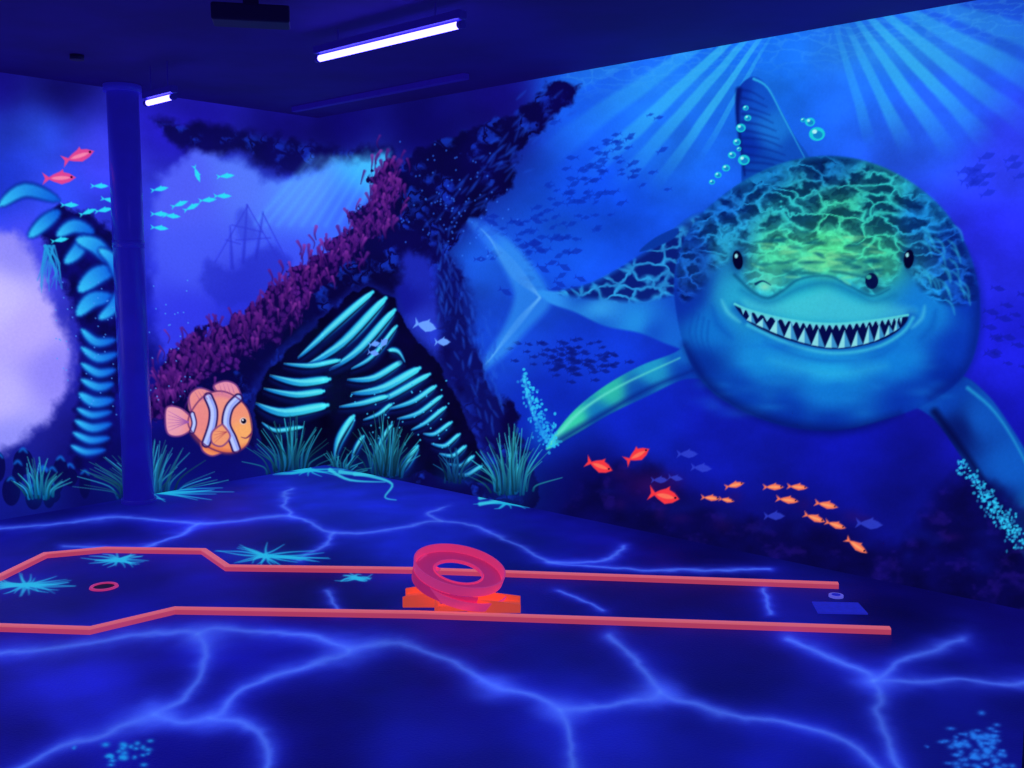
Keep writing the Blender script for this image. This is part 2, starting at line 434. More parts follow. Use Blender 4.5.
    f.poly([(548, 84), (580, 84), (566, 108), (545, 132), (524, 150), (507, 186), (486, 212), (462, 232), (449, 252), (458, 280), (463, 310), (470, 345), (482, 380), (505, 400), (522, 440), (545, 500),
            (460, 530), (330, 480), (240, 440), (150, 415), (180, 380), (250, 320), (320, 280), (370, 215), (392, 165), (440, 140), (500, 120)], rockc, soft=3, smooth=False, rough=12, rs=16)
    f.poly([(150, 118), (230, 128), (300, 140), (345, 148), (392, 150), (400, 175), (340, 165), (280, 172), (240, 150), (200, 155), (170, 140)], rockc, soft=6, smooth=False, rough=9, rs=14, alpha=.8)
    for k in range(80):
        t = r.random(); x = 550 - 110 * t + r.normal(0, 14); y = 100 + 130 * t + r.normal(0, 12)
        f.stroke([(x, y), (x + r.uniform(4, 12), y - r.uniform(2, 14))], 1.2, (28, 80, 205), soft=1.8, alpha=.45, prof='leaf')
    for k in range(100):
        x = r.normal(455, 26); y = r.normal(205, 28)
        f.blob(x, y, 1.0, 1.0, (50, 120, 240), .6, hard=True)
    f.poly([(405, 255), (432, 262), (440, 300), (440, 350), (425, 350), (395, 315), (398, 280)], wash([(420, 270, 34, 50, 190), (420, 330, 46, 70, 215), (400, 300, 24, 30, 160)], 10), soft=7, rough=6, alpha=.85)
    f.poly([(440, 250), (470, 290), (480, 360), (500, 400), (490, 440), (455, 380), (440, 320)], (14, 22, 110), soft=7, rough=8, alpha=.7)
    for k in range(110):
        x = r.uniform(436, 500); y = 260 + (x - 436) * 2 + r.normal(0, 25)
        f.stroke([(x, y), (x + r.uniform(-3, 6), y + r.uniform(5, 14))], 1.2, (32, 88, 210), soft=1.6, alpha=.42, prof='leaf')

    # ================= lit water with shipwreck (left wall)
    lit = wash([(190, 190, 85, 100, 242), (240, 175, 90, 125, 246), (300, 190, 90, 145, 250), (375, 165, 60, 190, 246), (350, 215, 65, 110, 243), (290, 270, 66, 88, 240), (200, 260, 76, 95, 243),
                (190, 320, 55, 62, 228), (240, 320, 44, 52, 212)], 22)
    f.poly([(160, 175), (195, 150), (235, 160), (265, 180), (300, 178), (330, 160), (388, 154), (380, 180), (362, 215), (335, 250), (290, 288), (240, 318), (195, 345), (160, 360), (152, 290), (155, 220)],
           lit, soft=8, smooth=False, rough=9, rs=16)
    for k in range(9):
        f.stroke([(384 - k * 9, 158), (350 - k * 12, 225)], 3, (100, 205, 250), soft=5, alpha=.34)
    sw = "shipwreck_mural"
    f.blob(248, 275, 48, 26, (48, 56, 208), .5)
    f.poly([(202, 262), (215, 262), (232, 268), (262, 250), (278, 248), (290, 262), (284, 285), (262, 300), (225, 305), (205, 290)], (40, 48, 195), soft=6, rough=6, alpha=.65, label=sw)
    for a, b in [((243, 262), (247, 205)), ((256, 258), (263, 212)), ((232, 268), (230, 226))]:
        f.stroke([a, b], 1.8, (42, 50, 198), soft=2, alpha=.7, label=sw)
    for a, b in [((232, 225), (262, 232)), ((236, 240), (270, 238)), ((226, 240), (240, 244)), ((247, 205), (280, 262)), ((247, 207), (215, 262)), ((263, 214), (284, 255))]:
        f.stroke([a, b], .7, (48, 56, 205), soft=1.4, alpha=.55, prof='c', label=sw)
    f.poly([(236, 214), (246, 210), (258, 236), (240, 240)], (50, 62, 210), soft=4, alpha=.5, label=sw)

    # ================= lilac lamp glow at far left, painted into the wall colour
    f.blob(20, 340, 75, 130, (90, 85, 235), .5)
    f.poly([(-60, 225), (0, 232), (22, 240), (40, 275), (58, 318), (72, 350), (68, 385), (50, 415), (22, 440), (-5, 455), (-60, 470)],
           wash([(0, 300, 205, 195, 253), (30, 330, 190, 175, 250), (0, 400, 195, 185, 252), (55, 370, 150, 140, 245), (10, 440, 150, 150, 245), (20, 250, 150, 145, 245)], 20), soft=8, rough=6)

    # ================= coral band (reef)
    def coral(x, y):
        wx = x + 6 * fbm(x / 9, y / 9); wy = y + 6 * fbm(x / 9 + 3, y / 9)
        f1, e = voro(wx / 6.5, wy / 6.5)
        n1 = fbm(x / 25, y / 25)
        a = (1 - sstep(.15, .6, f1)) * (.2 + .9 * n1)
        return np.array([18, 5, 72.]) + a[:, None] * np.array([80, 28, 72.])
    cr = "coral_reef_mural"
    f.poly([(378, 168), (394, 162), (400, 182), (396, 215), (372, 240), (352, 262), (322, 288), (300, 322), (270, 345), (240, 362), (205, 378), (180, 400), (150, 425), (142, 410), (160, 385), (165, 360),
            (190, 335), (230, 320), (262, 298), (300, 262), (338, 240), (352, 215), (368, 195)], coral, soft=2, smooth=False, rough=13, rs=9, label=cr)
    pts = catmull([(388, 175), (375, 212), (340, 252), (300, 280), (270, 312), (225, 340), (185, 365), (160, 400)], False, 10)
    for k in range(420):
        p = pts[r.integers(len(pts))]; x = p[0] + r.normal(0, 12); y = p[1] + r.normal(0, 12)
        hi = r.random() ** 2
        f.stroke([(x, y + 6), (x + r.uniform(-2, 2), y), (x + r.uniform(-5, 5), y - 7)], r.uniform(.9, 2.0), (40, 9, 85), soft=1.2, col2=(88 + 62 * hi, 28 + 32 * hi, 128 + 38 * hi), alpha=.8, prof='grow', label=cr)
    # ================= layered rock arch
    ra = "rock_arch_mural"
    ARCH = [(254, 414), (258, 392), (268, 370), (288, 350), (316, 326), (345, 298), (368, 286), (394, 298), (408, 330), (430, 352), (452, 390), (474, 436), (494, 482), (450, 482), (425, 470), (400, 482),
            (350, 476), (300, 470), (262, 445)]
    f.poly([(x + (x - 365) * .05, y - 5) for x, y in ARCH], (20, 36, 140), soft=6, smooth=False, rough=4, alpha=.6)
    dk = lambda x, y: np.array([6, 3, 44.]) * (.6 + .8 * fbm(x / 18, y / 18))[:, None]
    f.poly(ARCH, dk, soft=1.6, smooth=False, rough=4, label=ra)
    LV = [((298, 358), (328, 332), (373, 292), 4.4), ((303, 368), (345, 342), (386, 298), 5.2), ((330, 370), (362, 348), (395, 310), 4.8), ((352, 369), (374, 356), (397, 326), 3.0),
          ((284, 364), (312, 366), (340, 360), 3.0), ((270, 376), (300, 383), (330, 379), 4.4), ((264, 389), (296, 395), (324, 391), 3.8), ((256, 404), (285, 413), (328, 405), 5.0),
          ((348, 380), (375, 378), (403, 361), 3.8), ((352, 394), (385, 388), (420, 368), 4.8), ((365, 404), (392, 396), (430, 374), 3.6), ((340, 407), (365, 403), (388, 396), 3.2),
          ((364, 420), (380, 414), (392, 404), 2.6), ((390, 409), (415, 401), (436, 386), 3.2), ((398, 419), (420, 413), (442, 396), 3.0), ((405, 362), (398, 352), (390, 350), 2.6),
          ((412, 430), (428, 422), (446, 407), 2.8), ((424, 434), (436, 434), (452, 422), 2.6), ((432, 444), (446, 446), (460, 434), 2.6), ((440, 454), (454, 456), (466, 446), 2.6),
          ((448, 464), (462, 466), (474, 456), 2.6), ((456, 474), (468, 475), (482, 466), 2.6), ((262, 423), (276, 431), (302, 427), 2.6), ((335, 460), (340, 440), (354, 416), 4.4), ((352, 462), (356, 450), (364, 436), 2.6),
          ((390, 477), (404, 468), (418, 446), 3.6), ((372, 470), (378, 450), (392, 425), 2.8)]
    for a, b, c, w in LV:
        sh = [(a[0], a[1] + 4), (b[0], b[1] + w + 3), (c[0] + 1, c[1] + 6)]
        f.stroke(sh, w * .9, (12, 30, 105), soft=3, prof='leaf', alpha=.6, label=ra)
        f.stroke([a, b, c], w + 1.2, (8, 62, 145), soft=1.6, prof='club', label=ra)
        f.stroke([a, b, c], w, (18, 120, 195), soft=1.3, col2=(70, 232, 238), prof='club', label=ra)
        f.stroke([(a[0], a[1] - w * .3), (b[0], b[1] - w * .4), (c[0] - 2, c[1])], w * .35, (120, 245, 245), soft=1.2, prof='club', alpha=.65)
        f.stroke([(a[0], a[1] + w * .8), (b[0], b[1] + w), (c[0], c[1] + w * .9)], 1.2, (5, 3, 45), soft=1.2, prof='leaf', alpha=.8)
    for k in range(60):
        f.blob(r.uniform(350, 450), r.uniform(380, 450), .9, .9, (60, 190, 235), .8, hard=True)

    # ================= left rock pillar with plates
    rp = "rock_pillar_mural"
    f.poly([(36, 225), (60, 205), (90, 215), (118, 235), (124, 300), (118, 380), (112, 450), (80, 480), (68, 440), (80, 400), (82, 350), (76, 310), (55, 265)],
           lambda x, y: np.array([13, 11, 88.]) * (.6 + .9 * fbm(x / 15, y / 15))[:, None], soft=4, smooth=False, rough=7, label=rp)
    PL = [((0, 205), (25, 190), (58, 200), 6), ((30, 236), (45, 222), (58, 212), 6), ((58, 235), (74, 226), (92, 232), 6), ((66, 262), (78, 250), (84, 236), 6), ((78, 240), (96, 246), (110, 262), 7),
          ((80, 290), (96, 276), (112, 270), 8), ((78, 314), (92, 300), (112, 298), 7), ((100, 318), (112, 308), (120, 290), 5), ((82, 330), (96, 342), (114, 340), 3.8), ((82, 348), (98, 358), (116, 354), 3.8),
          ((82, 364), (98, 373), (114, 370), 3.6), ((82, 380), (98, 387), (112, 384), 3.6), ((80, 394), (94, 402), (112, 400), 4.6), ((78, 409), (92, 415), (110, 412), 3.0), ((76, 421), (92, 428), (110, 424), 3.6),
          ((74, 433), (90, 440), (108, 438), 3.2), ((72, 446), (86, 452), (104, 450), 2.8), ((100, 250), (112, 260), (118, 280), 5)]
    for a, b, c, w in PL:
        f.stroke([a, b, c], w + 2.5, (14, 50, 158), soft=3, prof='leaf', label=rp)
        f.stroke([a, b, c], w, (60, 205, 245), soft=2.4, col2=(15, 95, 215), prof='leaf', label=rp)
    for k in range(14):
        x = 40 + r.uniform(0, 22)
        f.stroke([(50 + r.uniform(-6, 6), 246), (x, 262 + r.uniform(0, 10)), (x + r.uniform(-8, 6), 285 + r.uniform(-6, 8))], 1.1, (40, 160, 220), soft=1, alpha=.8)
    for k in range(110):
        f.blob(r.uniform(55, 190), r.uniform(280, 420), .8, .8, (80, 160, 250), .7, hard=True)
    for k in range(20):
        x = r.uniform(-30, 85); y = r.uniform(455, 500)
        f.blob(x, y, r.uniform(5, 10), r.uniform(8, 16), (9, 10, 78), .9, hard=True)
        f.stroke([(x - 4, y - 10), (x, y - 13), (x + 4, y - 9)], 1.5, (20, 115, 215), soft=1.8, prof='leaf', alpha=.8)

    # ================= seabed on the shark wall
    f.poly([(560, 520), (580, 480), (620, 462), (660, 470), (700, 500), (740, 520), (800, 520), (850, 540), (900, 545), (935, 500), (965, 470), (1010, 500), (1070, 520), (1070, 640), (900, 610), (700, 570)],
           lambda x, y: np.array([10, 8, 72.]) * (.6 + .8 * fbm(x / 26, y / 20))[:, None] + sstep(.55, .85, fbm(x / 16 + 7, y / 12))[:, None] * np.array([20, 9, 34.]), soft=12, smooth=False, rough=14, rs=26, alpha=.8)
    for k in range(40):
        x = r.uniform(590, 1000); y = 470 + (x - 590) * .17 + r.uniform(-5, 35)
        f.blob(x, y, r.uniform(6, 16), r.uniform(4, 10), (46, 18, 105) if r.random() < .35 else (16, 22, 125), .4)
    f.blob(650, 485, 30, 16, (75, 15, 95), .45)
    tuft(f, 512, 492, 62, 60, 60, (70, 225, 225), (10, 80, 130))
    tuft(f, 150, 496, 96, 50, 90, (60, 195, 220), (8, 60, 130))
    tuft(f, 40, 496, 44, 36, 34, (70, 220, 235), (10, 100, 160))
    tuft(f, 290, 472, 66, 50, 56, (50, 190, 205), (8, 55, 110))
    tuft(f, 385, 474, 60, 56, 60, (55, 200, 210), (8, 60, 115))
    tuft(f, 455, 480, 40, 30, 20, (30, 120, 165), (8, 45, 95))
    tuft(f, 340, 474, 40, 24, 24, (45, 185, 205), (8, 45, 95))
    # cyan sprays
    for (x0, y0, x1, y1, n_) in [(522, 372, 552, 445, 190), (958, 458, 1022, 545, 260)]:
        for k in range(n_):
            t = r.random() ** .7
            f.blob(x0 + (x1 - x0) * t + r.normal(0, 2.5 + 5 * t), y0 + (y1 - y0) * t + r.normal(0, 4), r.uniform(.8, 1.8), r.uniform(.8, 1.8), (50, 205, 240), r.uniform(.4, .95), hard=True)
    f.stroke([(524, 376), (532, 410), (548, 442)], 1.5, (60, 200, 240), soft=2, alpha=.8, prof='c')
    f.blob(540, 430, 12, 22, (20, 120, 225), .5)

    # ================= fish
    CFL = "clownfish_mural"
    OR = wash([(245, 430, 252, 178, 105), (225, 405, 242, 155, 135), (200, 420, 238, 140, 135), (172, 420, 238, 165, 180), (218, 446, 248, 150, 95), (228, 385, 232, 150, 175), (240, 410, 245, 150, 120)], 10)

    def part(P, col, **kw):
        f.poly(P, col, label=CFL, **kw)
        f.stroke(P + [P[0]], .9, (110, 50, 130), soft=.8, prof='c', alpha=.7)
    part([(191, 417), (180, 408), (167, 407), (165, 420), (168, 434), (180, 436), (191, 429)], OR)
    part([(217, 392), (214, 385), (226, 381), (237, 386), (240, 400)], OR)
    part([(191, 412), (189, 396), (199, 388), (213, 393), (214, 402)], OR)
    part([(202, 438), (202, 450), (212, 456), (222, 450)], OR)
    body = [(252, 430), (248, 410), (236, 397), (220, 391), (204, 396), (192, 410), (188, 424), (197, 438), (212, 449), (230, 453), (246, 446)]
    f.poly(body, OR, label=CFL)
    f.stroke([(190, 432), (205, 446), (230, 452), (247, 444)], 2, (205, 85, 70), soft=3, alpha=.6, prof='leaf')
    f.stroke([(200, 400), (220, 394), (240, 402)], 2, (205, 110, 150), soft=3, alpha=.6, prof='leaf')
    BL = (190, 205, 250)
    for P_ in ([(238, 398), (229, 408), (226, 424), (232, 438), (236, 449)], [(208, 397), (213, 410), (212, 425), (206, 443)]):
        f.stroke(P_, 4.8, (40, 18, 90), soft=.9, prof='c', label=CFL)
        f.stroke(P_, 3.0, BL, soft=1.0, prof='c', label=CFL)
        f.stroke([(p[0] + 1.6, p[1]) for p in P_], .9, (120, 140, 235), soft=1.0, prof='c', alpha=.6)
    f.stroke([(192, 414), (194, 423), (192, 431)], 2.8, (40, 18, 90), soft=.9, prof='c')
    f.stroke([(192, 414), (194, 423), (192, 431)], 1.6, BL, soft=.9, prof='c')
    f.stroke(body + [body[0]], .8, (90, 35, 100), soft=.8, prof='c', alpha=.7)
    part([(222, 424), (212, 432), (212, 443), (222, 446), (230, 436)], (245, 160, 115))
    for k in range(4):
        f.stroke([(226, 432), (214, 431 + k * 4)], .6, (180, 80, 90), soft=.6, alpha=.6)
        f.stroke([(222 + k * 4, 393), (219 + k * 4, 384)], .5, (170, 90, 150), soft=.6, alpha=.6)
        f.stroke([(199 + k * 4, 399), (194 + k * 4, 391)], .5, (170, 90, 150), soft=.6, alpha=.6)
    f.blob(243, 421, 3.6, 3.6, (235, 200, 190), hard=True); f.blob(243.5, 421, 2.6, 2.6, (5, 5, 40), hard=True); f.blob(242.6, 420, .9, .9, (255, 255, 255), hard=True)
    f.stroke([(251, 434), (246, 438), (241, 437)], 1, (110, 40, 90), soft=.8)
    for k in range(6):
        f.stroke([(188, 422), (168, 411 + k * 4)], .7, (160, 90, 170), soft=.6, alpha=.7)
    RED = (250, 60, 70); ORG = (250, 125, 90)
    f.fish(79, 156, 32, -18, (228, 75, 150), (250, 140, 175)); f.fish(60, 178, 32, -2, (228, 75, 150), (250, 140, 175))
    f.fish(600, 466, 27, 20, RED, (255, 120, 90), fat=1.2); f.fish(638, 455, 26, -28, RED, (255, 120, 90), fat=1.2); f.fish(665, 496, 30, 12, RED, (255, 120, 90), fat=1.3)
    for x, y, L, a in [(711, 498, 18, 5), (727, 500, 15, 10), (735, 485, 19, -12), (774, 487, 20, 0), (788, 500, 22, 8), (798, 487, 20, 5), (827, 505, 23, 12), (815, 518, 22, 20), (836, 525, 21, 18), (857, 546, 25, 35)]:
        f.fish(x, y, L, a, ORG, (255, 170, 110), fat=.8)
    for x, y, L, a in [(688, 454, 20, 0), (702, 468, 20, 5), (775, 516, 20, 0), (870, 524, 26, 5), (660, 480, 16, 0), (676, 478, 14, 10)]:
        f.fish(x, y, L, a, (60, 80, 215), alpha=.7)
    for x, y, L, a in [(426, 326, 22, 15), (443, 342, 15, 0), (375, 344, 11, -10), (384, 343, 12, -50), (374, 353, 11, 10)]:
        f.fish(x, y, L, a, (110, 165, 248), fat=1.3)
    for x, y, a in [(100, 186, 0), (88, 212, -20), (104, 210, -10), (132, 192, 5), (160, 214, 0), (172, 216, 5), (180, 204, -20), (192, 207, -25), (208, 200, -5), (160, 228, 5), (197, 174, 70), (226, 176, -5), (70, 205, 0), (110, 200, 10), (60, 240, -10), (160, 189, -10), (223, 196, 0)]:
        f.fish(x, y, 17, a, (50, 225, 242), fat=.7)
    f.C = np.clip(f.C, 0, 255)


FLB = [(0, 560, 15, 16, 132), (200, 500, 20, 25, 155), (320, 480, 26, 38, 180), (420, 500, 24, 34, 172), (560, 530, 17, 19, 138), (700, 560, 12, 10, 98), (900, 600, 12, 9, 92), (1000, 620, 14, 11, 98),
       (100, 580, 13, 13, 118), (300, 590, 12, 10, 100), (600, 595, 12, 11, 100), (800, 605, 16, 19, 125), (80, 690, 28, 34, 192), (250, 640, 18, 20, 155), (300, 720, 15, 13, 122), (450, 680, 15, 16, 132), (430, 740, 20, 26, 158),
       (600, 740, 26, 34, 185), (740, 670, 12, 12, 105), (800, 750, 19, 24, 152), (950, 720, 19, 23, 145), (980, 650, 13, 12, 104), (30, 760, 14, 14, 128), (180, 750, 13, 13, 122)]
FL = [[(0, 655), (70, 645), (150, 632), (205, 640), (190, 690), (150, 715), (60, 745), (10, 775)], [(150, 715), (210, 722), (250, 690), (320, 662), (345, 648), (300, 636), (230, 632), (200, 638)],
      [(345, 648), (400, 642), (450, 665), (490, 690), (560, 712), (575, 775)], [(560, 712), (620, 700), (655, 692), (630, 655), (608, 634)],
      [(655, 692), (720, 715), (780, 722), (850, 742), (890, 775)], [(795, 638), (850, 665), (878, 682), (884, 720), (905, 775)], [(878, 682), (930, 680), (1040, 682)],
      [(878, 682), (905, 658), (960, 640)], [(210, 722), (262, 735), (265, 780)], [(-20, 530), (60, 525), (120, 517), (200, 523), (290, 517), (330, 532), (400, 530), (438, 522), (500, 535), (550, 562), (640, 568), (770, 572)],
      [(290, 517), (285, 503), (291, 489)], [(330, 532), (320, 548), (300, 560)], [(550, 562), (600, 560), (620, 545)], [(768, 588), (775, 612)], [(438, 522), (430, 514), (442, 508)], [(200, 523), (150, 545), (60, 548)],
      [(560, 590), (600, 612)], [(330, 590), (345, 612)]]


def paint_floor(f):
    f.C[:] = wash(FLB, 30)(np.clip(f.X, -100, 1124), np.clip(f.Y, 440, 900))
    x, y = f.co[:, 0], f.co[:, 1]
    f.C *= (0.72 + .56 * fbm(x / .6 + 40, y / .6 + 40))[:, None]
    wx = x + .5 * fbm(x * 1.5 + 30, y * 1.5 + 30); wy = y + .5 * fbm(x * 1.5 + 60, y * 1.5 + 50)
    _, e = voro(wx / 1.1 + 50, wy / 1.1 + 50)
    out = sstep(0, 60, np.maximum.reduce([-f.X - 30, f.X - 1060, f.Y - 790]))
    allv = np.arange(len(x))
    f.put(allv, np.exp(-(e / .18) ** 2) * out * .6, (50, 70, 235), None)
    f.put(allv, np.exp(-(e / .06) ** 2) * out * .6, (80, 110, 250), None)
    X0, Y0 = f.X.copy(), f.Y.copy()
    # hand-sprayed caustic lines: wobble and varying width, in floor metres
    f.X = X0 + 22 * (fbm(x * 3 + 20, y * 3 + 20) - .5) + 5 * (fbm(x * 11 + 20, y * 11) - .5)
    f.Y = Y0 + (14 * (fbm(x * 3 + 70, y * 3 + 10) - .5) + 3 * (fbm(x * 11 + 60, y * 11) - .5)) * np.clip((Y0 - 440) / 200, .2, 1.3)
    var = fbm(x * 2.2 + 5, y * 2.2 + 90)
    for L in FL:
        near = max(p[1] for p in L) > 620
        s = 1.0 if near else .55
        k_ = 1.4 if near else 2.2
        f.stroke(L, 5 * s, (32, 42, 208), soft=50 * s, alpha=.6, prof='c', ky=k_, mode='max')
        f.stroke(L, 4 * s, (48, 68, 238), soft=26 * s, alpha=.65, prof='c', ky=k_, mode='max')
        f.stroke(L, 3 * s, (72, 108, 252), soft=13 * s, alpha=.75, prof='c', ky=k_, mode='max')
        f.stroke(L, 1.4 * s, (98, 150, 255), soft=6 * s, alpha=.6, prof='c', ky=k_, mode='max')
    for (a, b) in [(205, 640), (150, 715), (345, 648), (560, 712), (655, 692), (878, 682), (210, 722), (490, 690)]:
        f.blob(a, b, 28, 15, (74, 108, 252), .6, mode='max')
    f.C *= (.8 + .38 * var)[:, None]
    f.X, f.Y = X0, Y0
    r = np.random.default_rng(3)
    for cx, cy, w, h, n_ in [(118, 560, 40, 9, 22), (25, 585, 60, 14, 30), (265, 556, 70, 14, 24), (355, 578, 26, 6, 14), (505, 503, 34, 8, 14), (150, 492, 90, 12, 28), (310, 470, 60, 7, 16)]:
        f.blob(cx, cy, w * .6, h * .6, (20, 110, 200), .4)
        for k in range(n_):
            t = r.uniform(0, 6.28)
            e = (cx + math.cos(t) * w * r.uniform(.5, 1), cy + math.sin(t) * h * r.uniform(.5, 1))
            f.stroke([(cx + r.normal(0, 2), cy), ((cx + e[0]) / 2 + r.uniform(-3, 3), (cy + e[1]) / 2 + r.uniform(-2, 2)), e], 1.6, (40, 185, 225), soft=1.3, alpha=.85, ky=1.4)
    for P in [[(340, 472), (370, 476), (392, 484), (385, 497), (396, 500)], [(330, 470), (350, 480), (385, 482)], [(480, 498), (510, 495), (536, 506)], [(355, 474), (380, 474), (402, 470)], [(480, 504), (505, 500), (530, 498)]]:
        f.stroke(P, 2.0, (60, 205, 230), soft=1.2, alpha=.9)
    for k in range(26):
        f.blob(r.normal(122, 16), r.normal(752, 7), r.uniform(2, 5), r.uniform(1.5, 3), (30, 160, 235), .85)
    for k in range(100):
        f.blob(r.normal(975, 22), r.normal(750, 13), r.uniform(2, 5), r.uniform(1.5, 3), (40, 130, 235), .8)
    f.C = np.clip(f.C, 0, 255)


# ------------------------------------------------------------------ mesh builders
def link(ob):
    bpy.context.scene.collection.objects.link(ob); return ob


def to_lin(c):
    c = c / 255.0
    return np.where(c <= .04045, c / 12.92, ((c + .055) / 1.055) ** 2.4)


def quad_mesh(name, co, quads, C, mat):
    me = bpy.data.meshes.new(name)
    me.vertices.add(len(co)); me.vertices.foreach_set('co', co.astype(np.float32).ravel())
    me.loops.add(quads.size); me.loops.foreach_set('vertex_index', quads.astype(np.int32).ravel())
    me.polygons.add(len(quads)); me.polygons.foreach_set('loop_start', (np.arange(len(quads)) * 4).astype(np.int32))
    me.update(calc_edges=True)
    at = me.attributes.new('Paint', 'FLOAT_COLOR', 'POINT')
    rgba = np.ones((len(co), 4), np.float32); rgba[:, :3] = to_lin(C) ** 1.05
    at.data.foreach_set('color', rgba.ravel())
    me.materials.append(mat)
    return link(bpy.data.objects.new(name, me))


def paint_material(name, emit, diff, rough, bscale, bstr):
    m = bpy.data.materials.new(name); m.use_nodes = True
    nt = m.node_tree; b = nt.nodes['Principled BSDF']
    at = nt.nodes.new('ShaderNodeAttribute'); at.attribute_name = 'Paint'
    tc = nt.nodes.new('ShaderNodeTexCoord')
    nz = nt.nodes.new('ShaderNodeTexNoise'); nz.inputs['Scale'].default_value = bscale; nz.inputs['Detail'].default_value = 6
    nt.links.new(tc.outputs['Object'], nz.inputs['Vector'])
    mr = nt.nodes.new('ShaderNodeMapRange'); mr.inputs['To Min'].default_value = .9; mr.inputs['To Max'].default_value = 1.1
    nt.links.new(nz.outputs['Fac'], mr.inputs['Value'])
    vm = nt.nodes.new('ShaderNodeVectorMath'); vm.operation = 'SCALE'
    nt.links.new(at.outputs['Color'], vm.inputs[0]); nt.links.new(mr.outputs['Result'], vm.inputs['Scale'])
    v2 = nt.nodes.new('ShaderNodeVectorMath'); v2.operation = 'SCALE'; v2.inputs['Scale'].default_value = diff
    nt.links.new(vm.outputs[0], v2.inputs[0])
    nt.links.new(v2.outputs[0], b.inputs['Base Color'])
    nt.links.new(vm.outputs[0], b.inputs['Emission Color'])
    b.inputs['Emission Strength'].default_value = emit
    b.inputs['Roughness'].default_value = rough
    b.inputs['Specular IOR Level'].default_value = .15
    bp = nt.nodes.new('ShaderNodeBump'); bp.inputs['Strength'].default_value = bstr; bp.inputs['Distance'].default_value = .01
    nt.links.new(nz.outputs['Fac'], bp.inputs['Height']); nt.links.new(bp.outputs['Normal'], b.inputs['Normal'])
    m.cycles.emission_sampling = 'NONE'
    return m


def solid_material(name, base, emit=None, es=0, rough=.5, metal=0, var=.15, scale=20, sampling=False):
    m = bpy.data.materials.new(name); m.use_nodes = True
    nt = m.node_tree; b = nt.nodes['Principled BSDF']
    nz = nt.nodes.new('ShaderNodeTexNoise'); nz.inputs['Scale'].default_value = scale; nz.inputs['Detail'].default_value = 5
    tc = nt.nodes.new('ShaderNodeTexCoord'); nt.links.new(tc.outputs['Object'], nz.inputs['Vector'])
    cr = nt.nodes.new('ShaderNodeValToRGB')
    lin = to_lin(np.array(base, float))
    cr.color_ramp.elements[0].position = .3; cr.color_ramp.elements[1].position = .7
    cr.color_ramp.elements[0].color = (*(lin * (1 - var)), 1); cr.color_ramp.elements[1].color = (*np.minimum(lin * (1 + var), 1), 1)
    nt.links.new(nz.outputs['Fac'], cr.inputs['Fac']); nt.links.new(cr.outputs['Color'], b.inputs['Base Color'])
    b.inputs['Roughness'].default_value = rough; b.inputs['Metallic'].default_value = metal
    if emit is not None:
        b.inputs['Emission Color'].default_value = (*to_lin(np.array(emit, float)), 1); b.inputs['Emission Strength'].default_value = es
    if not sampling: m.cycles.emission_sampling = 'NONE'
    return m


M_WALL = paint_material('fluorescent_mural_paint', .95, .45, .75, 60, .15)
M_FLOOR = paint_material('fluorescent_floor_paint', .92, .45, .6, 90, .3)


def grid(o, a, us, b, vs):
    U, V = np.meshgrid(us, vs, indexing='ij')
    co = o[None] + U.ravel()[:, None] * a[None] + V.ravel()[:, None] * b[None]
    nu, nv = len(us), len(vs)
    idx = np.arange(nu * nv).reshape(nu, nv)
    q = np.stack([idx[:-1, :-1], idx[1:, :-1], idx[1:, 1:], idx[:-1, 1:]], -1).reshape(-1, 4)
    return co, q


def axis(fine_end, step, end):
    a = np.arange(0, fine_end, step)
    return np.concatenate([a, np.linspace(fine_end, end, 24)])


inR = -(np.cross(dR, UPZ)); inR = inR if inR @ (np.zeros(3) - Q0) > 0 else -inR
inL = -(np.cross(dL, UPZ)); inL = inL if inL @ (np.zeros(3) - Q0) > 0 else -inL
parts = {k: [] for k in range(len(LABELS))}
zs = np.append(np.arange(0, H - .003, .005), H)
for nm, d, L, fe, nrm in (("wall_right", dR, LR, 6.2, inR), ("wall_left", dL, LL, 3.2, inL)):
    co, q = grid(Q0, d, axis(fe, .005, L), UPZ, zs)
    f = Field(co); paint_mural(f)
    quad_mesh(nm, co, q, f.C, M_WALL)
    for k in range(len(LABELS)):
        fm = (f.L[q] == k).any(1) & ((co[q[:, 0]] - Q0) @ d > .02) & (co[q[:, 0], 2] > .012)
        if fm.sum() < 20: continue
        fq = q[fm]; used, inv = np.unique(fq, return_inverse=True)
        parts[k].append((co[used] + nrm * .003, inv.reshape(-1, 4), f.C[used]))
for k, lst in parts.items():
    tot = sum(len(p[1]) for p in lst)
    for c, q, C in lst:
        if len(q) > .2 * tot:      # the sliver of a figure that wraps the corner stays wall paint
            quad_mesh(LABELS[k], c, q, C, M_WALL)

co, q = grid(Q0, dR, axis(7.0, .008, LR), dL, axis(4.6, .008, LL))
f = Field(co); paint_floor(f)
quad_mesh("floor", co, q, f.C, M_FLOOR)


def simple_mesh(name, verts, faces, mat, smooth=False, parent=None):
    me = bpy.data.meshes.new(name); me.from_pydata([tuple(map(float, v)) for v in verts], [], faces); me.update()
    me.materials.append(mat)
    if smooth:
        for p in me.polygons: p.use_smooth = True
    ob = link(bpy.data.objects.new(name, me))
    if parent: ob.parent = parent
    return ob


def empty(name):
    e = bpy.data.objects.new(name, None); e.empty_display_size = .1
    return link(e)


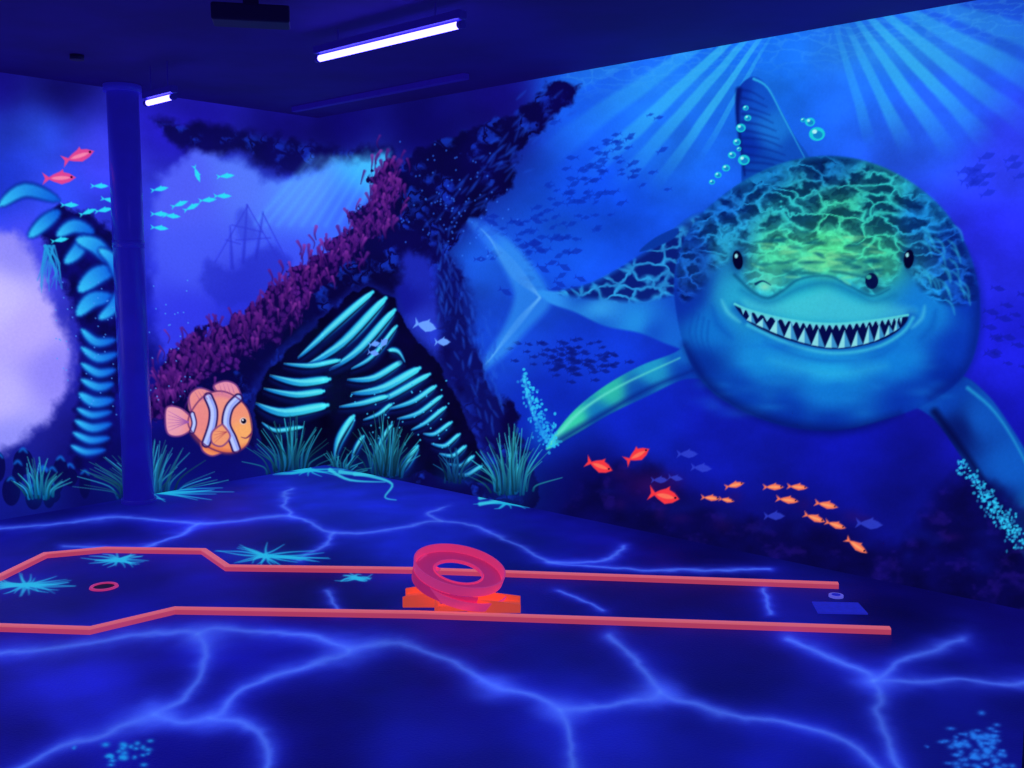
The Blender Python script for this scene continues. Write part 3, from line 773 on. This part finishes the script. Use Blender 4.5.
def box_between(name, a, b, w, h, mat, parent=None, bevel=.004):
    a = np.array(a, float); b = np.array(b, float); d = (b - a) / np.linalg.norm(b - a)
    s = np.cross(d, UPZ); s /= np.linalg.norm(s); u = np.cross(s, d)
    V = [p + s * sx * w / 2 + u * sz * h / 2 for p in (a, b) for sx, sz in ((-1, -1), (1, -1), (1, 1), (-1, 1))]
    ob = simple_mesh(name, V, [(0, 1, 2, 3), (7, 6, 5, 4), (0, 4, 5, 1), (1, 5, 6, 2), (2, 6, 7, 3), (3, 7, 4, 0)], mat, parent=parent)
    if bevel:
        m = ob.modifiers.new('bev', 'BEVEL'); m.width = bevel; m.segments = 2
    return ob


def cyl(name, a, b, r, mat, n=32, parent=None, r2=None):
    a = np.array(a, float); b = np.array(b, float); d = (b - a) / np.linalg.norm(b - a)
    t = np.array([1, 0, 0]) if abs(d[0]) < .9 else np.array([0, 1, 0])
    s = np.cross(d, t); s /= np.linalg.norm(s); u = np.cross(d, s); r2 = r2 or r
    V = []
    for p, rr in ((a, r), (b, r2)):
        for k in range(n):
            an = 2 * math.pi * k / n; V.append(p + rr * (s * math.cos(an) + u * math.sin(an)))
    F = [(k, (k + 1) % n, n + (k + 1) % n, n + k) for k in range(n)] + [tuple(range(n))[::-1], tuple(range(n, 2 * n))]
    ob = simple_mesh(name, V, F, mat, parent=parent)
    for p in ob.data.polygons:
        if len(p.vertices) == 4: p.use_smooth = True
    return ob


# ------------------------------------------------------------------ rest of the room
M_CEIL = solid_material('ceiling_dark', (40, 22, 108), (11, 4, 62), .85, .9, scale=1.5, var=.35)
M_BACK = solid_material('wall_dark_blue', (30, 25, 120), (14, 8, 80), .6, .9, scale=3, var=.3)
C3 = Q0 + dR * LR + dL * LL; C1 = Q0 + dR * LR; C2 = Q0 + dL * LL
up = UPZ * H
simple_mesh("ceiling", [Q0 + up, C1 + up, C3 + up, C2 + up], [(0, 1, 2, 3)], M_CEIL)
simple_mesh("wall_back", [C1, C3, C3 + up, C1 + up], [(0, 1, 2, 3)], M_BACK)
simple_mesh("wall_near", [C2, C3, C3 + up, C2 + up], [(0, 1, 2, 3)], M_BACK)

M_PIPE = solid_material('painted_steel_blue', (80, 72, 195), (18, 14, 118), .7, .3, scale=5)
col = empty("support_column")
P = plane_pt(136, 501)
dist = (P - Q0) @ inL
P = P + inL * (0.17 - dist)
cyl("shaft", P, P + UPZ * (H - .001), .105, M_PIPE, 48, col)
cyl("base_collar", P, P + UPZ * .03, .12, M_PIPE, 48, col)
cyl("top_collar", P + UPZ * (H - .05), P + UPZ * (H - .002), .125, M_PIPE, 48, col)
cyl("pipe_joint", P + UPZ * (H * .62), P + UPZ * (H * .62 + .05), .108, M_PIPE, 48, col)

# ------------------------------------------------------------------ tube lamps
M_TUBE = bpy.data.materials.new('blacklight_tube'); M_TUBE.use_nodes = True
b = M_TUBE.node_tree.nodes['Principled BSDF']
b.inputs['Base Color'].default_value = (.6, .6, 1, 1)
b.inputs['Emission Color'].default_value = (.10, .08, 1, 1); b.inputs['Emission Strength'].default_value = 14
M_HOUS = solid_material('lamp_housing', (40, 30, 110), (20, 12, 120), .5, .4)


def tube(a, b, n=0):
    e = empty("tube_lamp")
    a = np.array(a); b = np.array(b); d = (b - a) / np.linalg.norm(b - a)
    cyl("tube", a, b, .017, M_TUBE, 20, e)
    cyl("cap_a", a - d * .03, a, .019, M_HOUS, 20, e); cyl("cap_b", b, b + d * .03, .019, M_HOUS, 20, e)
    box_between("housing", a - d * .03 + UPZ * .045, b + d * .03 + UPZ * .045, .05, .04, M_HOUS, e)
    for p in (a + (b - a) * .15, a + (b - a) * .85):
        cyl("hanger", p + UPZ * .06, np.array([p[0], p[1], H - .001]), .004, M_HOUS, 8, e)


zt = H - .13
tube(plane_pt(320, 58.5, zt), plane_pt(459, 25, zt))
p0 = plane_pt(148, 103, H - .22); p1 = plane_pt(172, 97, H - .22)
tube(p0, p1)
for c in ((2.2, 1.5), (-1.5, 1.0), (0.8, -1.5), (-3.0, 3.2)):  # extra unseen tubes, added out of view to light the room
    m = np.array([c[0], c[1], zt]); tube(m - dR * .6, m + dR * .6)

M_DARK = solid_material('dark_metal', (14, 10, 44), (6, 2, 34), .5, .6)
duct = empty("ceiling_speaker")
a = plane_pt(212, 14, H - .08); b2 = plane_pt(290, 18, H - .08)
box_between("body", a, b2, .16, .08, M_DARK, duct, .01)
box_between("bracket", (a + b2) / 2 - (b2 - a) * .1 + UPZ * .06, (a + b2) / 2 + (b2 - a) * .1 + UPZ * .06, .06, .038, M_DARK, duct, 0)
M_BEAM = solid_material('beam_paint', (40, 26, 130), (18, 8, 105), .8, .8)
o = Q0 + dR * .3 + dL * .45
box_between("ceiling_conduit", o + UPZ * (H - .02), Q0 + dR * 2.2 + dL * .45 + UPZ * (H - .02), .05, .038, M_BEAM)
cyl("smoke_detector", plane_pt(77, 60, H - .03), plane_pt(77, 60, H - .03) + UPZ * .029, .04, M_DARK)

# ------------------------------------------------------------------ golf lane
M_RAIL = solid_material('rail_fluorescent_coral', (235, 120, 130), (214, 74, 98), .62, .5, var=.12, scale=8)
M_RAIL_LIT = solid_material('rail_coral_lit_top', (245, 140, 140), (238, 108, 112), .68, .5, var=.12, scale=8)  # lighter copy of the rail coral, so the tops look lit
M_PINK = solid_material('loop_fluorescent_pink', (235, 110, 170), (222, 58, 112), .55, .45, var=.08, scale=8)
M_PINK2 = solid_material('loop_fluorescent_pink_inner', (225, 90, 150), (196, 40, 96), .5, .5, var=.1, scale=8)
M_ORNG = solid_material('ramp_fluorescent_orange', (240, 110, 70), (228, 84, 62), .55, .5, var=.1, scale=8)


def rail(name, pts, w=.038, h=.03):
    Pm = np.array([plane_pt(x, y, h * .55) for x, y in pts]); Pm[:, 2] = 0
    n = len(Pm); V = []; Fc = []
    prof = [(-w / 2, 0.001), (w / 2, 0.001), (w / 2, h - .006), (w / 2 - .006, h), (-w / 2 + .006, h), (-w / 2, h - .006)]
    for i in range(n):
        d1 = Pm[i] - Pm[i - 1] if i > 0 else Pm[1] - Pm[0]
        d2 = Pm[i + 1] - Pm[i] if i < n - 1 else Pm[-1] - Pm[-2]
        d1 = d1 / np.linalg.norm(d1); d2 = d2 / np.linalg.norm(d2)
        n1 = np.array([d1[1], -d1[0], 0]); n2 = np.array([d2[1], -d2[0], 0]); m = n1 + n2; m /= np.linalg.norm(m); m /= max(m @ n1, .4)
        for a_, z in prof: V.append(Pm[i] + m * a_ + UPZ * z)
    k = len(prof)
    for i in range(n - 1):
        for j in range(k):
            Fc.append((i * k + j, i * k + (j + 1) % k, (i + 1) * k + (j + 1) % k, (i + 1) * k + j))
    Fc.append(tuple(range(k))[::-1]); Fc.append(tuple(range((n - 1) * k, n * k)))
    ob = simple_mesh(name, V, Fc, M_RAIL)
    ob.data.materials.append(M_RAIL_LIT)
    for i in range(n - 1):
        for j in (2, 3, 4): ob.data.polygons[i * k + j].material_index = 1
    return ob


rail("lane_border_rail", [(-75, 606), (-20, 626), (0, 627), (90, 630), (175, 610), (415, 614), (890, 630)])
rail("lane_border_rail", [(-75, 598), (0, 577), (45, 555), (105, 549.5), (204, 551), (228, 567.5), (412, 570), (838, 585)])

hole = empty("golf_hole_cup")
hc = plane_pt(104, 587.5, 0)
V = []; Fc = []; n = 48
for rr, z in ((.052, .003), (.055, .010), (.068, .010), (.072, .002)):
    for k in range(n): V.append(hc + np.array([rr * math.cos(2 * math.pi * k / n), rr * math.sin(2 * math.pi * k / n), z]))
for j in range(3):
    for k in range(n): Fc.append((j * n + k, j * n + (k + 1) % n, (j + 1) * n + (k + 1) % n, (j + 1) * n + k))
simple_mesh("rim", V, Fc, M_PINK, parent=hole)
cyl("cup", hc + UPZ * .002, hc + UPZ * .004, .053, M_DARK, 40, hole)

M_MAT = solid_material('tee_mat_blue', (50, 60, 190), (34, 40, 185), .7, .8, scale=40)
c = [plane_pt(812, 603), plane_pt(858, 604), plane_pt(868, 615), plane_pt(818, 614)]
simple_mesh("tee_mat", [p + UPZ * .0015 for p in c] + [p + UPZ * .008 for p in c], [(3, 2, 1, 0), (4, 5, 6, 7), (0, 1, 5, 4), (1, 2, 6, 5), (2, 3, 7, 6), (3, 0, 4, 7)], M_MAT)
M_BALL = solid_material('disc_pale', (150, 150, 235), (95, 95, 215), .7, .4)
bc = plane_pt(836, 597)
disc = empty("lane_number_disc")
cyl("disc_body", bc + UPZ * .001, bc + UPZ * .012, .036, M_BALL, 32, disc)
cyl("disc_inner", bc + UPZ * .0121, bc + UPZ * .0135, .022, M_MAT, 32, disc)

# ------------------------------------------------------------------ loop obstacle
loop = empty("loop_obstacle")
ctr = plane_pt(461, 602, 0)
tx, ty = math.radians(9), math.radians(12)


def tilt(p):
    x, y, z = p
    y, z = y * math.cos(tx) - z * math.sin(tx), y * math.sin(tx) + z * math.cos(tx)
    x, z = x * math.cos(ty) + z * math.sin(ty), -x * math.sin(ty) + z * math.cos(ty)
    return np.array([x, y, z])


def ring(name, prof, mat, base, tilted=True, n=72, t0=0, t1=2 * math.pi, rise=0):
    V = []; Fc = []; k = len(prof); full = abs(t1 - t0 - 2 * math.pi) < 1e-6 and rise == 0
    m = n if full else n + 1
    for i in range(m):
        an = t0 + (t1 - t0) * i / n
        for r_, z in prof:
            p = np.array([r_ * math.cos(an), r_ * math.sin(an), z + rise * i / n])
            V.append(base + (tilt(p) if tilted else p))
    for i in range(n):
        i2 = (i + 1) % m
        for j in range(k):
            Fc.append((i * k + j, i * k + (j + 1) % k, i2 * k + (j + 1) % k, i2 * k + j))
    if not full:
        Fc.append(tuple(range(k))); Fc.append(tuple(range(n * k, n * k + k))[::-1])
    return simple_mesh(name, V, Fc, mat, smooth=False, parent=loop)


upb = ctr + UPZ * .150 - np.array([.012, 0, 0])
ring("upper_track", [(.118, -.008), (.224, -.008), (.231, .042), (.224, .042), (.217, 0), (.125, 0), (.123, .010), (.118, .010)], M_PINK, upb)
ring("track_bed", [(.128, .001), (.215, .001), (.215, .004), (.128, .004)], M_PINK2, upb)
# second turn of the spiral: leaves the left-hand side, drops round the front and out at the right
ring("lower_track", [(.135, -.012), (.226, -.012), (.236, .034), (.229, .034), (.220, -.002), (.135, -.002)], M_PINK, upb - UPZ * .030 + np.array([.02, -.004, 0]), t0=math.radians(150), t1=math.radians(350), rise=-.055)
ring("outer_skirt", [(.2195, -.05), (.2255, -.05), (.2275, .0), (.2215, .0)], M_PINK2, upb - UPZ * .010, t0=math.radians(110), t1=math.radians(300))


def wedge(name, x0, x1, y0, y1, z0, z1, mat, zb=.002):
    V = [(x0, y0, zb), (x1, y0, zb), (x1, y1, zb), (x0, y1, zb), (x0, y0, z0), (x1, y0, z1), (x1, y1, z1), (x0, y1, z0)]
    V = [ctr + np.array(v) for v in V]
    ob = simple_mesh(name, V, [(3, 2, 1, 0), (4, 5, 6, 7), (0, 1, 5, 4), (1, 2, 6, 5), (2, 3, 7, 6), (3, 0, 4, 7)], mat, parent=loop)
    m = ob.modifiers.new('bev', 'BEVEL'); m.width = .003; m.segments = 2


wedge("entry_ramp", -.275, -.10, -.08, .04, .03, .06, M_ORNG)
wedge("entry_ramp_side", -.28, -.10, -.092, -.08, .055, .085, M_ORNG)
wedge("entry_ramp_side_far", -.28, -.10, .04, .052, .055, .085, M_ORNG)
wedge("exit_ramp", .06, .29, -.16, -.05, .045, .02, M_ORNG)
wedge("exit_ramp_side", .04, .295, -.172, -.16, .075, .045, M_ORNG)
wedge("exit_ramp_side_far", .06, .295, -.05, -.038, .075, .045, M_ORNG)
wedge("cross_plate", -.12, .06, -.15, -.11, .03, .03, M_ORNG)
for (x, y, z) in ((-.185, .06, .17), (.16, .06, .12), (-.11, -.14, .10)):
    cyl("post", ctr + np.array([x, y, .002]), ctr + np.array([x, y, z]), .011, M_ORNG, 16, loop)

# ------------------------------------------------------------------ dark post at the right edge
pz = plane_pt(1030, 800, 0)
post = empty("barrier_post")
cyl("shaft", pz, pz + UPZ * .42, .028, M_DARK, 24, post)
cyl("foot", pz, pz + UPZ * .015, .06, M_DARK, 24, post)
cyl("cap", pz + UPZ * .42, pz + UPZ * .435, .032, M_DARK, 24, post)

# ------------------------------------------------------------------ world
w = bpy.data.worlds.new("world"); bpy.context.scene.world = w; w.use_nodes = True
w.node_tree.nodes['Background'].inputs['Color'].default_value = (.01, .008, .08, 1)
w.node_tree.nodes['Background'].inputs['Strength'].default_value = .3
